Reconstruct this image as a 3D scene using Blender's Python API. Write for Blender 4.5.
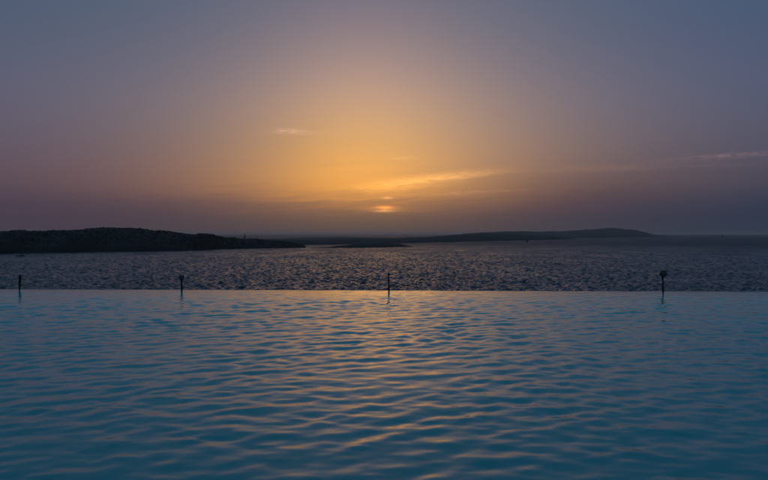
import bpy, bmesh, math, random
import numpy as np
from mathutils import Matrix, Vector

for _o in list(bpy.data.objects):
    bpy.data.objects.remove(_o)
scene = bpy.context.scene
R = math.radians
SUN_EL = 2.15                       # degrees above the horizon, straight ahead (+Y)
POOL_Z = 23.4                       # pool water level above the sea (sea level is z = 0)
POOL_YAW = R(-2.2)

# ------------------------------------------------------------------ camera
cam_data = bpy.data.cameras.new("camera")
cam = bpy.data.objects.new("camera", cam_data)
scene.collection.objects.link(cam)
cam.location = (0, 0, 25.0)
cam.rotation_euler = (R(90 - 0.52), 0, 0)
cam_data.sensor_width = 36.0
cam_data.lens = 18.0 / math.tan(R(30))
cam_data.clip_start = 0.1
cam_data.clip_end = 120000
scene.camera = cam

# ------------------------------------------------------------------ world: dusty sunset sky
world = bpy.data.worlds.new("World")
scene.world = world
world.use_nodes = True
NT = world.node_tree
NT.nodes.clear()


class X:
    """A float socket with arithmetic that grows Math nodes."""
    nt = NT

    def __init__(self, s):
        self.s = s

    @staticmethod
    def op(name, *args):
        n = X.nt.nodes.new("ShaderNodeMath")
        n.operation = name
        for i, a in enumerate(args):
            if isinstance(a, X):
                X.nt.links.new(a.s, n.inputs[i])
            else:
                n.inputs[i].default_value = float(a)
        return X(n.outputs[0])

    def __add__(self, o): return X.op("ADD", self, o)
    __radd__ = __add__
    def __sub__(self, o): return X.op("SUBTRACT", self, o)
    def __rsub__(self, o): return X.op("SUBTRACT", o, self)
    def __mul__(self, o): return X.op("MULTIPLY", self, o)
    __rmul__ = __mul__
    def __truediv__(self, o): return X.op("DIVIDE", self, o)
    def __rtruediv__(self, o): return X.op("DIVIDE", o, self)
    def pow(self, o): return X.op("POWER", self, o)
    def exp(self): return X.op("EXPONENT", self)
    def clamp(self):
        r = X.op("ADD", self, 0.0)
        r.s.node.use_clamp = True
        return r


def smooth(x, a, b):
    n = X.nt.nodes.new("ShaderNodeMapRange")
    n.interpolation_type = "SMOOTHSTEP"
    X.nt.links.new(x.s, n.inputs[0])
    n.inputs[1].default_value = a
    n.inputs[2].default_value = b
    return X(n.outputs[0])


def noise(vx, vy, vz, detail=4.0, rough=0.55):
    c = X.nt.nodes.new("ShaderNodeCombineXYZ")
    for i, v in enumerate((vx, vy, vz)):
        if isinstance(v, X):
            X.nt.links.new(v.s, c.inputs[i])
        else:
            c.inputs[i].default_value = v
    n = X.nt.nodes.new("ShaderNodeTexNoise")
    n.inputs["Scale"].default_value = 1.0
    n.inputs["Detail"].default_value = detail
    n.inputs["Roughness"].default_value = rough
    X.nt.links.new(c.outputs[0], n.inputs["Vector"])
    return X(n.outputs["Fac"])


def ramp(fac, stops):
    n = X.nt.nodes.new("ShaderNodeValToRGB")
    n.color_ramp.interpolation = "B_SPLINE"
    el = n.color_ramp.elements
    while len(el) < len(stops):
        el.new(0.5)
    for e, (p, c) in zip(el, stops):
        e.position = p
        e.color = (c[0], c[1], c[2], 1)
    X.nt.links.new(fac.s, n.inputs[0])
    return n.outputs[0]


def mix(fac, a, b, mode="MIX"):
    n = X.nt.nodes.new("ShaderNodeMix")
    n.data_type = "RGBA"
    n.blend_type = mode
    n.clamp_factor = False
    if isinstance(fac, X):
        X.nt.links.new(fac.s, n.inputs[0])
    else:
        n.inputs[0].default_value = fac
    for i, v in ((6, a), (7, b)):
        if isinstance(v, tuple):
            n.inputs[i].default_value = (*v, 1)
        else:
            X.nt.links.new(v, n.inputs[i])
    return n.outputs[2]


tc = NT.nodes.new("ShaderNodeTexCoord")
sep = NT.nodes.new("ShaderNodeSeparateXYZ")
NT.links.new(tc.outputs["Generated"], sep.inputs[0])
dx, dy, dz = (X(o) for o in sep.outputs)
az = X.op("ARCTAN2", dx, dy) * (180 / math.pi)              # degrees right of the sun
el = X.op("ARCSINE", dz) * (180 / math.pi)                  # degrees above the horizon
ahead = smooth(dy, 0.0, 0.6)

# thin stratified haze layers, slightly rising to the right
els = el - 0.055 * az
streak = noise(az * 0.13, els * 1.5, 0.0, 4.0, 0.55)
fine = noise(az * 0.45, els * 5.0, 7.0, 3.0, 0.6)
low = smooth(el, 0.3, 2.0) * (1.0 - smooth(el, 6.0, 10.0)) * ahead
eld = el + low * ((streak - 0.5) * 2.6 + (fine - 0.5) * 1.0)
fac = (eld / 40.0).clamp()


def stops(lst):
    return [(max(0.0, min(1.0, e / 40.0)), c) for e, c in lst]


HIGH = [(28, (.044, .088, .150)), (40, (.050, .125, .205))]
c_left = ramp(fac, stops([(0, (.055, .042, .068)), (0.8, (.055, .042, .068)), (3.3, (.047, .043, .085)), (6.2, (.060, .045, .100)),
                          (11.3, (.066, .072, .130)), (17, (.036, .062, .108))] + HIGH))
c_right = ramp(fac, stops([(0, (.018, .037, .070)), (0.8, (.018, .036, .069)), (3.3, (.012, .033, .080)), (6.2, (.028, .038, .095)),
                           (11.3, (.044, .060, .128)), (17, (.022, .052, .115))] + HIGH))
c_mid = ramp(fac, stops([(0, (.115, .078, .068)), (1.2, (.125, .083, .070)), (2.0, (.15, .090, .070)), (2.9, (.28, .12, .06)),
                         (4.0, (.58, .23, .04)), (5.6, (.50, .205, .035)), (7.6, (.37, .172, .042)), (10.2, (.32, .172, .100)),
                         (13.2, (.225, .145, .148)), (16.5, (.130, .105, .145)), (20, (.08, .080, .135))] + HIGH))
side = mix((dx + 0.5).clamp(), c_left, c_right)
u = (az + 2.2) / (15.5 - 5.3 * smooth(el, 0.5, 2.8))
glow = (1.0 + u * u).pow(-1.4) * ahead
sky_col = mix(glow, side, c_mid)


def blob(a0, e0, wa, we, tilt=0.0, wob=0.25):
    da = (az - a0) / wa
    de = (el - e0 - tilt * (az - a0) + (streak - 0.5) * wob) / we
    return ((da * da + de * de) * -1.0).exp() * ahead


def add(col, f, c):
    return mix(f, col, c, "ADD")


wisp = noise(az * 1.1 + (streak - 0.5) * 3.0, els * 9.0, 3.0, 5.0, 0.62)
brk = (wisp * 4.2 - 1.6).clamp()
brk2 = (streak * 2.6 - 0.6).clamp() * (wisp * 2.4 - 0.5).clamp()
# darker veil of dust right of the sun, then lit cloud streaks
sky_col = mix(blob(15.0, 3.7, 8.0, 1.9, 0.03), sky_col, mix(1.0, sky_col, (.56, .64, .88), "MULTIPLY"))
sky_col = add(sky_col, blob(-8.0, 8.7, 1.2, 0.20, 0.0) * brk, (.22, .15, .11))
sky_col = add(sky_col, blob(-6.6, 8.6, 2.4, 0.16, 0.0) * brk, (.05, .03, .02))
sky_col = add(sky_col, blob(4.2, 4.75, 4.6, 0.34, 0.085, 1.0) * brk2, (.74, .35, .07))
sky_col = add(sky_col, blob(0.2, 3.9, 2.8, 0.40, 0.05, 0.9) * (0.35 + 0.65 * brk), (.40, .17, .02))
sky_col = add(sky_col, blob(1.6, 6.5, 1.3, 0.16, 0.03) * brk, (.12, .07, .02))
sky_col = add(sky_col, blob(6.5, 3.5, 4.0, 0.16, 0.04) * brk, (.16, .07, .03))
sky_col = add(sky_col, blob(-5.5, 2.9, 5.0, 0.16, 0.02, 0.5) * brk, (.10, .04, .01))
sky_col = add(sky_col, blob(17.0, 5.4, 5.0, 0.28, 0.02, 0.9) * brk2, (.06, .028, .01))
sky_col = add(sky_col, blob(27.6, 5.95, 3.6, 0.20, 0.02, 0.4) * brk, (.10, .045, .045))
sky_col = add(sky_col, blob(24.0, 5.2, 5.0, 0.22, 0.02, 0.9) * brk2, (.03, .012, .015))
# the sun itself, squeezed between layers of dust
sky_col = add(sky_col, blob(0.05, 2.27, 0.72, 0.14, 0.0, 0.1), (.85, .255, .015))
sky_col = add(sky_col, blob(0.05, 1.98, 0.76, 0.10, 0.0, 0.1), (.52, .21, .06))
sky_col = add(sky_col, blob(-0.1, 2.13, 1.9, 0.24, 0.0, 0.2) * brk, (.26, .10, .01))
sky_col = add(sky_col, blob(0.30, 3.10, 0.42, 0.09, 0.0, 0.1), (.42, .19, .08))

nish = NT.nodes.new("ShaderNodeTexSky")
nish.sky_type = "NISHITA"
nish.sun_disc = False
nish.sun_elevation = R(SUN_EL)
nish.sun_rotation = 0.0
nish.dust_density = 6.0
nish.ozone_density = 3.0
bg1 = NT.nodes.new("ShaderNodeBackground")
bg1.inputs[1].default_value = 0.05
NT.links.new(nish.outputs[0], bg1.inputs[0])
bg2 = NT.nodes.new("ShaderNodeBackground")
bg2.inputs[1].default_value = 1.0
NT.links.new(sky_col, bg2.inputs[0])
ash = NT.nodes.new("ShaderNodeAddShader")
NT.links.new(bg1.outputs[0], ash.inputs[0])
NT.links.new(bg2.outputs[0], ash.inputs[1])
wout = NT.nodes.new("ShaderNodeOutputWorld")
NT.links.new(ash.outputs[0], wout.inputs[0])
world.cycles.sampling_method = "MANUAL"
world.cycles.sample_map_resolution = 1024

# the sun: almost gone behind dust, so very weak and spread out
sun_data = bpy.data.lights.new("sun", "SUN")
sun_data.energy = 0.003
sun_data.angle = R(10)
sun_data.color = (1.0, 0.62, 0.32)
sun = bpy.data.objects.new("sun", sun_data)
scene.collection.objects.link(sun)
sun.location = (0, 500, 60)
sun.rotation_euler = (R(-(90 - SUN_EL)), 0, 0)

scene.cycles.max_bounces = 6
scene.cycles.volume_bounces = 0
scene.view_settings.view_transform = "Standard"
scene.view_settings.look = "None"
scene.view_settings.exposure = 0.0
scene.view_settings.gamma = 1.0
scene.view_settings.use_curve_mapping = False


# ------------------------------------------------------------------ helpers
def new_mat(name, color, rough=0.6, **kw):
    m = bpy.data.materials.new(name)
    m.use_nodes = True
    b = m.node_tree.nodes["Principled BSDF"]
    b.inputs["Base Color"].default_value = (*color, 1)
    b.inputs["Roughness"].default_value = rough
    for k, v in kw.items():
        b.inputs[k].default_value = v
    return m, m.node_tree, b


def noise_color(m, nt, b, c1, c2, scale, detail=5.0, lo=0.35, hi=0.65, bump=0.0, bump_dist=0.1):
    tcn = nt.nodes.new("ShaderNodeTexCoord")
    n = nt.nodes.new("ShaderNodeTexNoise")
    n.inputs["Scale"].default_value = scale
    n.inputs["Detail"].default_value = detail
    nt.links.new(tcn.outputs["Object"], n.inputs["Vector"])
    r = nt.nodes.new("ShaderNodeValToRGB")
    r.color_ramp.elements[0].position = lo
    r.color_ramp.elements[0].color = (*c1, 1)
    r.color_ramp.elements[1].position = hi
    r.color_ramp.elements[1].color = (*c2, 1)
    nt.links.new(n.outputs["Fac"], r.inputs[0])
    nt.links.new(r.outputs[0], b.inputs["Base Color"])
    if bump:
        bp = nt.nodes.new("ShaderNodeBump")
        bp.inputs["Strength"].default_value = bump
        bp.inputs["Distance"].default_value = bump_dist
        nt.links.new(n.outputs["Fac"], bp.inputs["Height"])
        nt.links.new(bp.outputs[0], b.inputs["Normal"])


def link(o, parent=None):
    scene.collection.objects.link(o)
    if parent is not None:
        o.parent = parent
    return o


def grid_mesh(name, P, closed=False):
    """P: (rows, cols, 3) array -> smooth quad mesh; closed joins last row to first and caps both ends"""
    nr, nc = P.shape[:2]
    me = bpy.data.meshes.new(name)
    me.vertices.add(nr * nc)
    me.vertices.foreach_set("co", P.reshape(-1).astype(np.float32))
    i = np.arange(nr * nc).reshape(nr, nc)
    caps = []
    if closed:
        i = np.concatenate([i, i[:1]], 0)
        caps = [i[:-1, 0][::1], i[:-1, -1][::-1]]
    q = np.stack([i[:-1, :-1], i[:-1, 1:], i[1:, 1:], i[1:, :-1]], -1).reshape(-1, 4)
    n = len(q)
    idx = np.concatenate([q.reshape(-1)] + caps).astype(np.int32)
    starts = list(range(0, n * 4, 4))
    off = n * 4
    for c in caps:
        starts.append(off)
        off += len(c)
    me.loops.add(len(idx))
    me.loops.foreach_set("vertex_index", idx)
    me.polygons.add(len(starts))
    me.polygons.foreach_set("loop_start", np.array(starts, dtype=np.int32))
    me.polygons.foreach_set("use_smooth", np.array([True] * n + [False] * len(caps)))
    me.update(calc_edges=True)
    return me


def structure(name, me, mat, yaw=0.0):
    o = bpy.data.objects.new(name, me)
    me.materials.append(mat)
    o["kind"] = "structure"
    o.rotation_euler[2] = yaw
    return link(o)


def box(bm, x0, x1, y0, y1, z0, z1, bevel=0.0):
    r = bmesh.ops.create_cube(bm, size=1.0)
    vs = r["verts"]
    for v in vs:
        v.co = Vector(((x0 + x1) / 2 + v.co.x * (x1 - x0), (y0 + y1) / 2 + v.co.y * (y1 - y0), (z0 + z1) / 2 + v.co.z * (z1 - z0)))
    if bevel:
        ed = list({e for v in vs for e in v.link_edges})
        bmesh.ops.bevel(bm, geom=ed, offset=bevel, segments=2, affect="EDGES", profile=0.5)


def lathe(bm, prof, seg=16, mtx=Matrix()):
    """profile [(r, z)...] revolved round z"""
    rings = []
    for r, z in prof:
        rings.append([bm.verts.new(mtx @ Vector((r * math.cos(2 * math.pi * k / seg), r * math.sin(2 * math.pi * k / seg), z))) for k in range(seg)])
    for a, b in zip(rings[:-1], rings[1:]):
        for k in range(seg):
            bm.faces.new((a[k], a[(k + 1) % seg], b[(k + 1) % seg], b[k]))
    bm.faces.new(list(reversed(rings[0])))
    bm.faces.new(rings[-1])


def part(name, bm, mat, parent=None, smooth_faces=False):
    bmesh.ops.recalc_face_normals(bm, faces=bm.faces)
    me = bpy.data.meshes.new(name)
    if smooth_faces:
        for f in bm.faces:
            f.smooth = len(f.verts) == 4
    bm.to_mesh(me)
    bm.free()
    me.materials.append(mat)
    o = bpy.data.objects.new(name, me)
    return link(o, parent)


def thing(name, label, cat, loc, rz=0.0, group=None, tilt=(0, 0)):
    o = bpy.data.objects.new(name, None)
    o.empty_display_size = 0.2
    o.location = loc
    o.rotation_euler = (tilt[0], tilt[1], rz)
    o["label"] = label
    o["category"] = cat
    if group:
        o["group"] = group
    return link(o)


rng = np.random.default_rng(11)
random.seed(5)


def fbm2(x, y, lam, octaves, seed, gain=0.5):
    """cheap non-repeating 2-D noise from random plane waves, roughly -1..1"""
    g = np.random.default_rng(seed)
    out = np.zeros(np.broadcast(x, y).shape)
    amp, tot = 1.0, 0.0
    for o in range(octaves):
        acc = 0
        for k in range(7):
            th = g.uniform(0, 2 * math.pi)
            kk = 2 * math.pi / (lam * g.uniform(0.7, 1.4))
            acc = acc + np.sin(kk * (math.cos(th) * x + math.sin(th) * y) + g.uniform(0, 6.28))
        out += amp * acc / 3.0
        tot += amp
        amp *= gain
        lam *= 0.5
    return out / tot


# ------------------------------------------------------------------ the sea (z = 0)
def build_sea():
    fine = np.radians(np.linspace(-39, 39, 860))
    coarse = np.radians(np.linspace(39, 321, 60)[1:])
    th = np.concatenate([fine, coarse])                       # bearing from +Y, closes on itself
    r = [60.0]
    while r[-1] < 2600:
        r.append(r[-1] * (1.03 if r[-1] < 220 else 1.0027 if r[-1] < 1100 else 1.006))
    while r[-1] < 46000:
        r.append(r[-1] * 1.12)
    r = np.array(r)
    Rr, T = np.meshgrid(r, th, indexing="ij")
    x = Rr * np.sin(T)
    y = Rr * np.cos(T)
    g = np.random.default_rng(21)
    z = np.zeros_like(x)
    nfine = len(fine)
    xs, ys, rs = x[:, :nfine], y[:, :nfine], Rr[:, :nfine]
    zz = np.zeros_like(xs)
    for k in range(110):
        lam = 1.3 * (6.5 / 1.3) ** g.uniform(0, 1)
        ang = R(-62) + g.normal(0, R(60))                      # wave heading
        kk = 2 * math.pi / lam
        slope = 0.064 * (1.0 if lam < 5 else (5 / lam) ** 0.6)
        a = slope / kk
        att = 1.0 / (1.0 + (rs * 0.0027 * 1.7 / lam) ** 4)
        zz += a * att * np.sin(kk * (np.cos(ang) * xs + np.sin(ang) * ys) + g.uniform(0, 6.28))
    for k in range(45):                                        # longer swell that still shows further out
        lam = 8 * (22 / 8) ** g.uniform(0, 1)
        ang = R(-62) + g.normal(0, R(50))
        kk = 2 * math.pi / lam
        att = 1.0 / (1.0 + (rs * 0.0027 * 1.7 / lam) ** 4)
        zz += 0.020 / kk * att * np.sin(kk * (np.cos(ang) * xs + np.sin(ang) * ys) + g.uniform(0, 6.28))
    edge = np.clip(np.minimum(np.arange(nfine), np.arange(nfine)[::-1]) / 25.0, 0, 1)
    near = np.clip((rs - 60) / 60, 0, 1)
    z[:, :nfine] = zz * edge[None, :] * near
    P = np.stack([x, y, z], -1)
    m, nt, b = new_mat("sea_water", (0.004, 0.017, 0.032), 0.12, IOR=1.333)
    tcn = nt.nodes.new("ShaderNodeTexCoord")
    mp = nt.nodes.new("ShaderNodeMapping")
    mp.inputs["Rotation"].default_value = (0, 0, R(20))
    mp.inputs["Scale"].default_value = (0.10, 0.26, 0.2)
    nt.links.new(tcn.outputs["Object"], mp.inputs[0])
    n = nt.nodes.new("ShaderNodeTexNoise")
    n.inputs["Scale"].default_value = 1.0
    n.inputs["Detail"].default_value = 5.0
    n.inputs["Roughness"].default_value = 0.6
    nt.links.new(mp.outputs[0], n.inputs["Vector"])
    bp = nt.nodes.new("ShaderNodeBump")
    bp.inputs["Strength"].default_value = 0.5
    bp.inputs["Distance"].default_value = 1.2
    nt.links.new(n.outputs["Fac"], bp.inputs["Height"])
    nt.links.new(bp.outputs[0], b.inputs["Normal"])
    # unresolved ripples: the mesh carries fewer short waves further out, so the surface is rougher there
    ln = nt.nodes.new("ShaderNodeVectorMath")
    ln.operation = "LENGTH"
    nt.links.new(tcn.outputs["Object"], ln.inputs[0])
    mr = nt.nodes.new("ShaderNodeMapRange")
    mr.inputs[1].default_value = 250
    mr.inputs[2].default_value = 1700
    mr.inputs[3].default_value = 0.10
    mr.inputs[4].default_value = 0.54
    nt.links.new(ln.outputs["Value"], mr.inputs[0])
    # wind patches: ruffled and slick water in long drifting bands
    mp2 = nt.nodes.new("ShaderNodeMapping")
    mp2.inputs["Rotation"].default_value = (0, 0, R(-12))
    mp2.inputs["Scale"].default_value = (0.020, 0.009, 0.02)
    nt.links.new(tcn.outputs["Object"], mp2.inputs[0])
    n2 = nt.nodes.new("ShaderNodeTexNoise")
    n2.inputs["Scale"].default_value = 1.0
    n2.inputs["Detail"].default_value = 5.0
    n2.inputs["Roughness"].default_value = 0.7
    nt.links.new(mp2.outputs[0], n2.inputs["Vector"])
    mr2 = nt.nodes.new("ShaderNodeMapRange")
    mr2.inputs[1].default_value = 0.3
    mr2.inputs[2].default_value = 0.7
    mr2.inputs[3].default_value = -0.12
    mr2.inputs[4].default_value = 0.14
    nt.links.new(n2.outputs["Fac"], mr2.inputs[0])
    sm = nt.nodes.new("ShaderNodeMath")
    sm.operation = "ADD"
    sm.use_clamp = True
    nt.links.new(mr.outputs[0], sm.inputs[0])
    nt.links.new(mr2.outputs[0], sm.inputs[1])
    nt.links.new(sm.outputs[0], b.inputs["Roughness"])
    me = grid_mesh("sea", P)
    structure("sea", me, m)


build_sea()

# ------------------------------------------------------------------ land
scrub_mat, _nt, _b = new_mat("hill_scrub", (0.05, 0.05, 0.035), 0.9)
noise_color(scrub_mat, _nt, _b, (0.007, 0.009, 0.006), (0.015, 0.015, 0.012), 0.035, 8.0, 0.42, 0.72, 0.8, 1.5)
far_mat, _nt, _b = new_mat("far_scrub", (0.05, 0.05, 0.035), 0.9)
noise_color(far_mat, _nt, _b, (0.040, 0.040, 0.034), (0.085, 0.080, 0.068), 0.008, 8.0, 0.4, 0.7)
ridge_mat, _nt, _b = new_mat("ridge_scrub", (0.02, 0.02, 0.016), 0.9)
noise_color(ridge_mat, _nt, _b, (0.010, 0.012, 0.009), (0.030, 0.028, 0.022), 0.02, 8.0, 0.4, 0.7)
bush_mat, _nt, _b = new_mat("bush_leaves", (0.03, 0.04, 0.02), 0.9)
noise_color(bush_mat, _nt, _b, (0.008, 0.010, 0.006), (0.016, 0.018, 0.012), 0.2)
rock_mat, _nt, _b = new_mat("limestone", (0.3, 0.27, 0.21), 0.85)
noise_color(rock_mat, _nt, _b, (0.16, 0.14, 0.11), (0.34, 0.30, 0.24), 1.2, 5.0, 0.35, 0.65, 0.4, 0.1)


def land(name, crest, mat, nu, nv, rough, seed, lam, shore=0.10):
    """crest: (x, y, height, width) along the ridge, left to right; the land falls to the sea on both sides"""
    c = np.array(crest, float)
    d = np.concatenate([[0], np.cumsum(np.hypot(np.diff(c[:, 0]), np.diff(c[:, 1])))])
    t = np.linspace(0, d[-1], nu)
    cx, cy, ch, cw = (np.interp(t, d, c[:, i]) for i in range(4))
    k = max(3, nu // 60)
    ker = np.hanning(2 * k + 3)
    ker /= ker.sum()
    ch = np.convolve(np.pad(ch, k + 1, "edge"), ker, "valid")
    v = np.linspace(0, 1, nv)
    V = v[None, :]
    x = cx[:, None] + 0 * V
    y = cy[:, None] + (V - 0.5) * cw[:, None]
    wig = fbm2(t, 0 * t, lam * 1.6, 4, seed + 1) * np.minimum(cw, 200) * shore
    y = y + wig[:, None] * (1 - V) ** 2
    prof = np.sin(np.pi * V) ** 0.8
    cliff = np.clip(np.minimum(V, 1 - V) / 0.05, 0, 1)
    n = fbm2(x, y, lam, 6, seed, 0.55)
    z = ch[:, None] * (prof + rough * n * prof ** 0.5) * cliff + 1.2 * cliff - 1.6
    endf = np.clip(np.minimum(t, d[-1] - t) / (0.02 * d[-1]), 0, 1)
    z = -1.6 + (z + 1.6) * endf[:, None]
    P = np.stack([x, y, z], -1)
    me = grid_mesh(name, P)
    return structure(name, me, mat), P


LEFT = [(-700, 640, 26, 200), (-618, 716, 28.2, 200), (-584, 770, 29.6, 210), (-556, 833, 30.0, 220), (-516, 894, 29.0, 220), (-492, 925, 29.2, 220),
        (-467, 958, 30.3, 220), (-432, 994, 33.1, 220), (-392, 1018, 33.9, 210), (-364, 1034, 32.3, 200), (-340, 1045, 28.9, 180),
        (-321, 1047, 25.0, 160), (-304, 1053, 25.0, 150), (-290, 1071, 26.6, 150), (-282, 1096, 23.7, 140), (-275, 1131, 18.9, 130),
        (-254, 1173, 16.7, 130), (-221, 1204, 14.9, 130), (-187, 1218, 11.5, 110), (-155, 1228, 6.2, 80), (-138, 1208, 1.4, 40)]
SPIT = [(-136, 1190, 0.6, 26), (-128, 1188, 0.9, 32), (-97, 1196, 2.3, 50), (-72, 1222, 5.1, 70), (-36, 1250, 7.7, 90), (2, 1286, 8.0, 90), (32, 1319, 6.0, 80),
        (48, 1324, 2.3, 50), (61, 1314, 0.5, 30)]
RIDGE = [(-438, 1429, 13.2, 300), (-309, 1535, 13.0, 300), (-206, 1634, 13.0, 300), (-90, 1759, 12.6, 320), (48, 1982, 13.1, 350),
         (131, 2123, 16.1, 380), (226, 2278, 21.6, 400), (339, 2477, 25.7, 400), (468, 2681, 26.6, 400), (648, 2951, 22.3, 360),
         (796, 3094, 15.7, 250), (918, 3197, 3.8, 120)]
CAPE = [(276, 3273, 15.2, 500), (362, 3387, 21.9, 500), (523, 3625, 32.6, 600), (698, 3837, 41.2, 600), (968, 4128, 40.5, 700),
        (1260, 4506, 45.3, 700), (1464, 4725, 57.7, 700), (1666, 4968, 68.3, 700), (1857, 5190, 64.0, 600), (2063, 5445, 52.8, 500),
        (2262, 5742, 33.6, 400), (2386, 5833, 14.7, 240), (2540, 5960, 6, 200), (2700, 6100, 1, 120)]
LOW = [(-506, 3397, 4.6, 400), (-378, 3397, 8.7, 400), (-207, 3525, 10.2, 400), (-47, 3475, 7.2, 300), (87, 3614, 3.8, 300)]
hill, HP = land("hill", LEFT, scrub_mat, 420, 90, 0.07, 31, 60)
land("low_island", SPIT, scrub_mat, 160, 40, 0.10, 47, 30)
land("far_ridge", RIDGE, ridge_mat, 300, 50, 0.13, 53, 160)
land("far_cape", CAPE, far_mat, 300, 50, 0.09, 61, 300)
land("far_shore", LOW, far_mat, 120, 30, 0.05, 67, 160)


def scrub(P, n):
    """low maquis bushes scattered over the hill, one uncountable mass"""
    nu, nv = P.shape[:2]
    ico = bmesh.new()
    bmesh.ops.create_icosphere(ico, subdivisions=1, radius=1.0)
    bv = np.array([v.co[:] for v in ico.verts])
    bf = np.array([[v.index for v in f.verts] for f in ico.faces])
    ico.free()
    g = np.random.default_rng(3)
    V, F = [], []
    base = 0
    for _ in range(n):
        i = g.integers(8, nu - 4)
        j = int(nv * g.uniform(0.10, 0.62))
        p = P[i, j] + np.array([g.normal(0, 1.5), g.normal(0, 1.5), 0])
        if p[2] < 1.5:
            continue
        s = g.uniform(0.5, 1.3) * (1.7 if g.uniform() < 0.05 else 1.0)
        q = bv * np.array([s * g.uniform(0.9, 1.7), s * g.uniform(0.9, 1.7), s * g.uniform(0.6, 1.0)]) * g.uniform(0.75, 1.25, (len(bv), 1))
        V.append(q + p)
        F.append(bf + base)
        base += len(bv)
    V = np.concatenate(V)
    F = np.concatenate(F)
    me = bpy.data.meshes.new("scrub")
    me.from_pydata(V.tolist(), [], F.tolist())
    me.materials.append(bush_mat)
    me.polygons.foreach_set("use_smooth", np.ones(len(F), dtype=bool))
    o = bpy.data.objects.new("scrub", me)
    o["kind"] = "stuff"
    o["label"] = "low dark scrub covering the near hill on the left"
    o["category"] = "scrub"
    link(o)


scrub(HP, 5200)


def ground_at(P, x, y):
    d = (P[:, :, 0] - x) ** 2 + (P[:, :, 1] - y) ** 2
    return float(P.reshape(-1, 3)[int(d.argmin()), 2])


# monument and stone hut on the low headland
stone_dark, _nt, _b = new_mat("weathered_stone", (0.2, 0.18, 0.15), 0.85)
noise_color(stone_dark, _nt, _b, (0.14, 0.125, 0.10), (0.26, 0.235, 0.19), 0.9)
mx, my = -247.0, 1181.0
mz = ground_at(HP, mx, my)
mon = thing("monument", "slender stone monument rising above the low headland skyline", "monument", (mx, my, mz))
mon.scale = (1.2, 1.2, 1.2)
bm = bmesh.new(); box(bm, -2.0, 2.0, -2.0, 2.0, -1.5, 0.6); box(bm, -1.5, 1.5, -1.5, 1.5, 0.602, 1.2)
part("plinth", bm, stone_dark, mon)
bm = bmesh.new(); box(bm, -1.0, 1.0, -1.0, 1.0, 1.202, 4.2); box(bm, -1.25, 1.25, -1.25, 1.25, 4.202, 4.6)
part("pedestal", bm, stone_dark, mon)
bm = bmesh.new()
lathe(bm, [(0.8, 4.602), (0.78, 5.4), (0.66, 6.6), (0.72, 7.4), (0.62, 7.9), (0.24, 8.1), (0.22, 8.25), (0.33, 8.45), (0.30, 8.75), (0.1, 8.95)], 12)
part("figure", bm, stone_dark, mon, True)
hx, hy = -263.0, 1168.0
hz = ground_at(HP, hx, hy)
hut = thing("stone_hut", "small low stone hut on the headland beside the monument", "hut", (hx, hy, hz), R(12))
bm = bmesh.new(); box(bm, -3.4, 3.4, -2.2, 2.2, -1.5, 2.6)
part("wall", bm, stone_dark, hut)
bm = bmesh.new()
vs = [bm.verts.new(p) for p in [(-3.6, -2.4, 2.602), (3.6, -2.4, 2.602), (3.6, 2.4, 2.602), (-3.6, 2.4, 2.602), (-2.2, 0, 3.9), (2.2, 0, 3.9)]]
for f in ((0, 1, 5, 4), (2, 3, 4, 5), (1, 2, 5), (3, 0, 4), (3, 2, 1, 0)):
    bm.faces.new([vs[i] for i in f])
part("roof", bm, stone_dark, hut)

# ------------------------------------------------------------------ the slope below the pool
slope_x = np.linspace(-90, 90, 90)
slope_v = np.linspace(0, 1, 50)
SX, SV = np.meshgrid(slope_x, slope_v, indexing="ij")
SY = 19.2 + SV * 52 + 4 * fbm2(SX, SV * 50, 40, 3, 71) * SV
SZ = (POOL_Z - 3.0) * (1 - SV) ** 1.3 - 1.0 * SV - 0.4 + 0.8 * fbm2(SX, SV * 50, 14, 5, 72) * np.sin(np.pi * np.clip(SV, 0, 1)) ** 0.5
structure("shore_slope", grid_mesh("shore_slope", np.stack([SX, SY, SZ], -1)[:, ::-1]), rock_mat)

# ------------------------------------------------------------------ infinity pool
EDGE = 18.74                       # distance of the overflow edge (pool axes)
NEAR = 2.4
DEEP, SHALLOW = 3.2, 0.5


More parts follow.
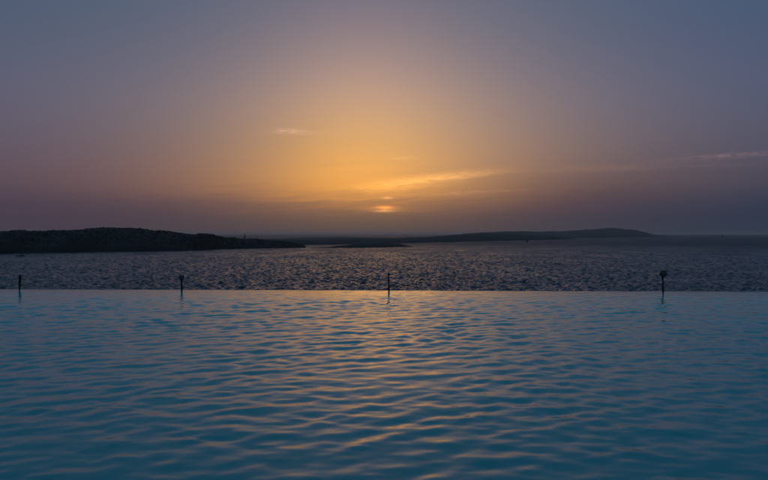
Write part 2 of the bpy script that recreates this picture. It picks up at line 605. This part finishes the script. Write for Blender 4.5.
def build_pool():
    plaster, nt, b = new_mat("pool_plaster", (0.45, 0.80, 0.84), 0.6)
    noise_color(plaster, nt, b, (0.03, 0.92, 0.86), (0.05, 0.94, 0.89), 0.8, 4.0)
    bm = bmesh.new()
    zb = POOL_Z - 3.8
    zn, zf = POOL_Z - DEEP, POOL_Z - SHALLOW                                                  # floor slopes up to the weir
    pr = [(NEAR - 0.3, zb), (EDGE + 0.25, zb), (EDGE + 0.25, zf), (EDGE - 2.0, zf), (NEAR + 2.0, zn), (NEAR - 0.3, zn)]
    va = [bm.verts.new((-26, y, z)) for y, z in pr]
    vb = [bm.verts.new((26, y, z)) for y, z in pr]
    bm.faces.new(va)
    bm.faces.new(list(reversed(vb)))
    for k in range(6):
        bm.faces.new((va[k], vb[k], vb[(k + 1) % 6], va[(k + 1) % 6]))
    box(bm, -26.01, 26.01, NEAR - 0.31, NEAR, zn - 0.2, POOL_Z + 0.06)                        # near wall
    box(bm, -26.01, 26.01, EDGE, EDGE + 0.26, zf - 0.2, POOL_Z - 0.03)                        # weir wall
    box(bm, -26.02, -25.7, NEAR + 0.002, EDGE - 0.002, zn - 0.2, POOL_Z + 0.06)
    box(bm, 25.7, 26.02, NEAR + 0.002, EDGE - 0.002, zn - 0.2, POOL_Z + 0.06)
    box(bm, -27, 27, EDGE - 0.8, EDGE + 0.10, zb - 9.0, zb - 0.002)                           # footing under the weir
    o = part("pool_basin", bm, plaster)
    o["kind"] = "structure"
    o.rotation_euler[2] = POOL_YAW
    conc, nt, b = new_mat("deck_stone", (0.3, 0.28, 0.25), 0.8)
    noise_color(conc, nt, b, (0.24, 0.22, 0.19), (0.34, 0.31, 0.27), 2.0)
    bm = bmesh.new()
    box(bm, -30, 30, -12, NEAR - 0.302, POOL_Z - 0.6, POOL_Z + 0.08, 0.02)
    o = part("pool_deck", bm, conc)
    o["kind"] = "structure"
    o.rotation_euler[2] = POOL_YAW

    # rippled surface
    ys = [NEAR - 0.05]
    while ys[-1] < EDGE:
        ys.append(ys[-1] + max(0.012, ys[-1] * 0.0035))
    ys = np.array(ys)
    ys *= EDGE / ys[-1]
    xs = np.concatenate([np.arange(-25.9, -13, 0.2), np.arange(-13, 13, 0.03), np.arange(13, 25.95, 0.2)])
    Y, Xx = np.meshgrid(ys, xs, indexing="ij")
    Z = np.zeros_like(Xx)
    g = np.random.default_rng(8)
    for k in range(150):
        u = g.uniform(0, 1)
        lam = 0.085 * (0.80 / 0.085) ** u
        ang = (R(-90 + 28) if g.uniform() < 0.85 else R(-90 - 18)) + g.normal(0, R(29 if lam > 0.25 else 44))
        kk = 2 * math.pi / lam
        slope = SLOPE * (lam / 0.25) ** 1.1 if lam < 0.25 else SLOPE * (0.25 / lam) ** 0.6
        att = 1.0 / (1.0 + (Y * 0.0035 * 2.5 / lam) ** 4)
        Z += slope / kk * att * np.sin(kk * (math.cos(ang) * Xx + math.sin(ang) * Y) + g.uniform(0, 6.28))
    # gusts: calmer and livelier patches; the weir calms the far rim
    gust = (0.92 + 0.30 * fbm2(Xx, Y, 3.6, 3, 90)) * (0.70 + 0.42 * np.clip((Y - 4.0) / 7.0, 0, 1))
    calm = np.clip((EDGE - Y) / 4.0, 0, 1)
    calm = 0.25 + 0.75 * calm * calm * (3 - 2 * calm)
    Z = Z * gust * calm
    P = np.stack([Xx, Y, POOL_Z + Z], -1)
    # the film of water rolling over the weir
    last = P[-1]
    roll = []
    for dyy, dzz in ((0.05, -0.002), (0.12, -0.004), (0.20, -0.008), (0.26, -0.016), (0.272, -0.03), (0.276, -0.2), (0.278, -0.45)):
        q = last.copy()
        q[:, 1] = EDGE + dyy
        q[:, 2] = POOL_Z + dzz + (last[:, 2] - POOL_Z) * max(0, 1 - dyy / 0.25)
        roll.append(q)
    # the underside of the water body lies inside the weir, floor and near wall
    for yy, zz in ((EDGE + 0.15, POOL_Z - SHALLOW - 0.1), (EDGE - 2.0, POOL_Z - SHALLOW - 0.1), (NEAR + 2.0, POOL_Z - DEEP - 0.1),
                   (NEAR - 0.15, POOL_Z - DEEP - 0.1), (NEAR - 0.15, POOL_Z - 0.05)):
        q = last.copy()
        q[:, 1] = yy
        q[:, 2] = zz
        roll.append(q)
    P = np.concatenate([P, np.stack(roll)], 0)
    m, nt, b = new_mat("pool_water", (1.0, 1.0, 1.0), 0.015, IOR=1.333)
    b.inputs["Transmission Weight"].default_value = 1.0
    va = nt.nodes.new("ShaderNodeVolumeAbsorption")
    va.inputs["Color"].default_value = (0.35, 0.918, 0.932, 1)
    va.inputs["Density"].default_value = 1.0
    nt.links.new(va.outputs[0], nt.nodes["Material Output"].inputs["Volume"])
    structure("pool_water", grid_mesh("pool_water", P, closed=True), m, POOL_YAW)


SLOPE = 0.0155
build_pool()

# ------------------------------------------------------------------ posts along the overflow edge
metal, _nt, _b = new_mat("dark_painted_metal", (0.02, 0.022, 0.024), 0.5, Metallic=0.3)
noise_color(metal, _nt, _b, (0.014, 0.015, 0.016), (0.035, 0.034, 0.032), 30.0)
green, _nt, _b = new_mat("dark_green_enamel", (0.02, 0.05, 0.03), 0.45)
noise_color(green, _nt, _b, (0.016, 0.040, 0.024), (0.03, 0.065, 0.036), 25.0)
teal, _nt, _b = new_mat("dark_teal_enamel", (0.015, 0.04, 0.042), 0.45)
noise_color(teal, _nt, _b, (0.012, 0.032, 0.034), (0.024, 0.055, 0.056), 25.0)
glass, _nt, _b = new_mat("lamp_glass", (0.045, 0.052, 0.036), 0.3)

FOOT = POOL_Z - 0.03


def pole(parent, r, h, head_r=None):
    bm = bmesh.new()
    lathe(bm, [(0.055, 0), (0.055, 0.015), (0.05, 0.02), (r * 1.3, 0.024)], 16)
    part("base_plate", bm, metal, parent)
    bm = bmesh.new()
    lathe(bm, [(r, 0.025), (r, h * 0.5), (r * 0.96, h)], 14)
    return part("pole", bm, metal, parent, True)


# far left: leaning post, thicker upper sleeve
p1 = thing("post", "slightly leaning dark post with thick upper sleeve, leftmost at pool edge", "post",
           (-10.45, 19.05, FOOT), 0, None, (0, R(2.5)))
pole(p1, 0.020, 0.14)
bm = bmesh.new()
lathe(bm, [(0.020, 0.10), (0.034, 0.12), (0.036, 0.41), (0.033, 0.43)], 14)
part("sleeve", bm, metal, p1, True)
bm = bmesh.new()
lathe(bm, [(0.037, 0.431), (0.037, 0.445), (0.02, 0.46)], 14)
part("cap", bm, metal, p1)

# square lantern
p2 = thing("lantern_post", "short dark post with boxy lantern head on pool edge", "lamp post", (-5.745, 18.87, FOOT))
pole(p2, 0.026, 0.33)
bm = bmesh.new()
lathe(bm, [(0.030, 0.30), (0.040, 0.32), (0.055, 0.335)], 12)
part("neck", bm, metal, p2, True)
bm = bmesh.new()
box(bm, -0.062, 0.062, -0.05, 0.05, 0.336, 0.455, 0.012)
hd = part("lantern_head", bm, teal, p2)
bm = bmesh.new()
box(bm, -0.046, 0.046, -0.056, -0.0505, 0.352, 0.438, 0.002)
part("pane", bm, glass, hd)
for s in (-1, 1):
    bm = bmesh.new()
    box(bm, min(s * 0.036, s * 0.064), max(s * 0.036, s * 0.064), -0.035, 0.035, 0.456, 0.472, 0.005)
    part("cooling_fin", bm, teal, hd)

# plain slim post in the middle of the picture
p3 = thing("post", "plain slim black post standing alone below the setting sun", "post", (0.14, 18.68, FOOT), 0, None, (0, R(-1.0)))
pole(p3, 0.024, 0.50)
bm = bmesh.new()
lathe(bm, [(0.026, 0.47), (0.034, 0.48), (0.034, 0.515), (0.024, 0.532), (0.008, 0.54)], 14)
part("cap", bm, metal, p3, True)
bm = bmesh.new()
box(bm, 0.026, 0.056, -0.012, 0.012, 0.488, 0.508, 0.003)
part("bracket", bm, metal, p3)

# round floodlight
p4 = thing("floodlight_post", "tall thin post with round dark green lamp head on pool edge", "lamp post", (7.72, 18.38, FOOT), 0, None, (0, R(-2.0)))
pole(p4, 0.023, 0.44)
bm = bmesh.new()
lathe(bm, [(0.026, 0.40), (0.032, 0.42), (0.030, 0.45)], 12)
part("neck", bm, metal, p4, True)
bm = bmesh.new()
rot = Matrix.Translation((0, 0, 0.535)) @ Matrix.Rotation(R(82), 4, "X")
lathe(bm, [(0.030, -0.085), (0.070, -0.06), (0.088, -0.01), (0.090, 0.05), (0.094, 0.052), (0.094, 0.07), (0.082, 0.072)], 24, rot)
hd = part("lamp_head", bm, green, p4, True)
bm = bmesh.new()
lathe(bm, [(0.081, 0.0725), (0.06, 0.082), (0.03, 0.088), (0.005, 0.089)], 24, rot)
part("lens", bm, glass, hd, True)
bm = bmesh.new()
box(bm, -0.03, 0.03, -0.02, 0.02, 0.43, 0.455, 0.004)
part("bracket", bm, metal, p4)

# ------------------------------------------------------------------ boats and buoy
hull_mat, _nt, _b = new_mat("dark_hull", (0.03, 0.035, 0.045), 0.5)
noise_color(hull_mat, _nt, _b, (0.022, 0.027, 0.035), (0.045, 0.05, 0.06), 1.5)
cabin_mat, _nt, _b = new_mat("cabin_paint", (0.10, 0.10, 0.11), 0.5)
noise_color(cabin_mat, _nt, _b, (0.08, 0.08, 0.09), (0.13, 0.13, 0.14), 1.5)
win_mat, _nt, _b = new_mat("cabin_glass", (0.01, 0.012, 0.015), 0.1)


def hull(L, B, H, parent):
    """bow towards +x, sheer rising to the bow"""
    bm = bmesh.new()
    n = 11
    rows = []
    for i in range(n):
        t = i / (n - 1)
        x = -L / 2 + L * t
        w = B / 2 * (1 - max(0, (t - 0.45) / 0.55) ** 2.2) * (0.86 + 0.14 * min(1, t / 0.3))
        w = max(w, 0.03)
        top = H * (0.78 + 0.35 * t * t)
        rows.append([bm.verts.new((x + 0.05 * L * t, -w, top)), bm.verts.new((x, -w * 0.72, 0.0)), bm.verts.new((x * 0.97, 0, -0.4 * H)),
                     bm.verts.new((x, w * 0.72, 0.0)), bm.verts.new((x + 0.05 * L * t, w, top))])
    for a, b in zip(rows[:-1], rows[1:]):
        for j in range(4):
            bm.faces.new((a[j], b[j], b[j + 1], a[j + 1]))
        bm.faces.new((a[4], b[4], b[0], a[0]))
    bm.faces.new(rows[0])
    bm.faces.new(list(reversed(rows[-1])))
    return part("hull", bm, hull_mat, parent)


b1 = thing("motorboat", "low dark motorboat moored close under the left hillside", "boat", (-404, 739, 0.1), R(4))
hull(10.0, 3.0, 1.1, b1)
bm = bmesh.new(); box(bm, 0.2, 3.0, -1.0, 1.0, 0.95, 2.1, 0.15)
cb = part("cabin", bm, cabin_mat, b1)
bm = bmesh.new(); box(bm, 0.6, 2.7, -1.03, -1.003, 1.5, 1.9)
part("window", bm, win_mat, cb)
bm = bmesh.new(); box(bm, -3.6, -0.6, -1.0, 1.0, 1.9, 2.0); [box(bm, x, x + 0.06, y, y + 0.06, 0.8, 1.898) for x in (-3.5, -0.8) for y in (-0.95, 0.88)]
part("awning", bm, hull_mat, b1)

b2 = thing("fishing_boat", "small dark boat on open water in front of the far ridge", "boat", (431, 2003, 0.1), R(60))
hull(11.0, 4.0, 2.4, b2)
bm = bmesh.new(); box(bm, -2.6, 1.8, -1.7, 1.7, 2.0, 6.4, 0.2)
cb = part("wheelhouse", bm, hull_mat, b2)
bm = bmesh.new(); box(bm, -2.0, 1.2, -1.73, -1.703, 4.6, 5.6)
part("window", bm, win_mat, cb)
bm = bmesh.new(); lathe(bm, [(0.35, 6.3), (0.3, 9.0), (0.15, 10.6)], 8)
part("mast", bm, hull_mat, b2)

b3 = thing("ship", "tiny dark ship far out on the right-hand horizon", "ship", (2816, 5540, 0.2), R(75))
hull(46.0, 13.0, 7.0, b3)
bm = bmesh.new(); box(bm, -16, -2, -5.6, 5.6, 5.6, 15.0, 0.4)
cb = part("superstructure", bm, hull_mat, b3)
bm = bmesh.new(); box(bm, -1.96, -1.9, -5.0, 5.0, 12.0, 13.6)
part("window", bm, win_mat, cb)
bm = bmesh.new(); lathe(bm, [(0.8, 14.9), (0.6, 19.0), (0.3, 22.0)], 8)
part("mast", bm, hull_mat, b3)

b4 = thing("spar_buoy", "tiny dark upright buoy on the sea near the boxy lantern", "buoy", (-125.5, 388, -0.1), 0, None, (0, R(3)))
bm = bmesh.new(); lathe(bm, [(0.15, -0.6), (0.36, -0.4), (0.40, 0.25), (0.22, 0.5)], 12)
part("float", bm, hull_mat, b4, True)
bm = bmesh.new(); lathe(bm, [(0.08, 0.45), (0.07, 1.5)], 8)
part("spar", bm, hull_mat, b4)
bm = bmesh.new(); lathe(bm, [(0.05, 1.45), (0.20, 1.55), (0.20, 1.80), (0.05, 1.9)], 10)
part("topmark", bm, hull_mat, b4)

# ------------------------------------------------------------------ the hazy air
bm = bmesh.new()
box(bm, -48000, 48000, -48000, 48000, -3.0, 74.0)
hm = bpy.data.materials.new("haze_air")
hm.use_nodes = True
hm.node_tree.nodes.clear()
ho = hm.node_tree.nodes.new("ShaderNodeOutputMaterial")
hv = hm.node_tree.nodes.new("ShaderNodeVolumePrincipled")
hv.inputs["Color"].default_value = (0.95, 0.90, 0.88, 1)
hv.inputs["Density"].default_value = 0.48e-4
hv.inputs["Anisotropy"].default_value = 0.55
hm.node_tree.links.new(hv.outputs[0], ho.inputs["Volume"])
hz_o = part("haze", bm, hm)
hz_o["kind"] = "stuff"
hz_o["label"] = "thin evening haze over the sea and far land"
hz_o["category"] = "haze"
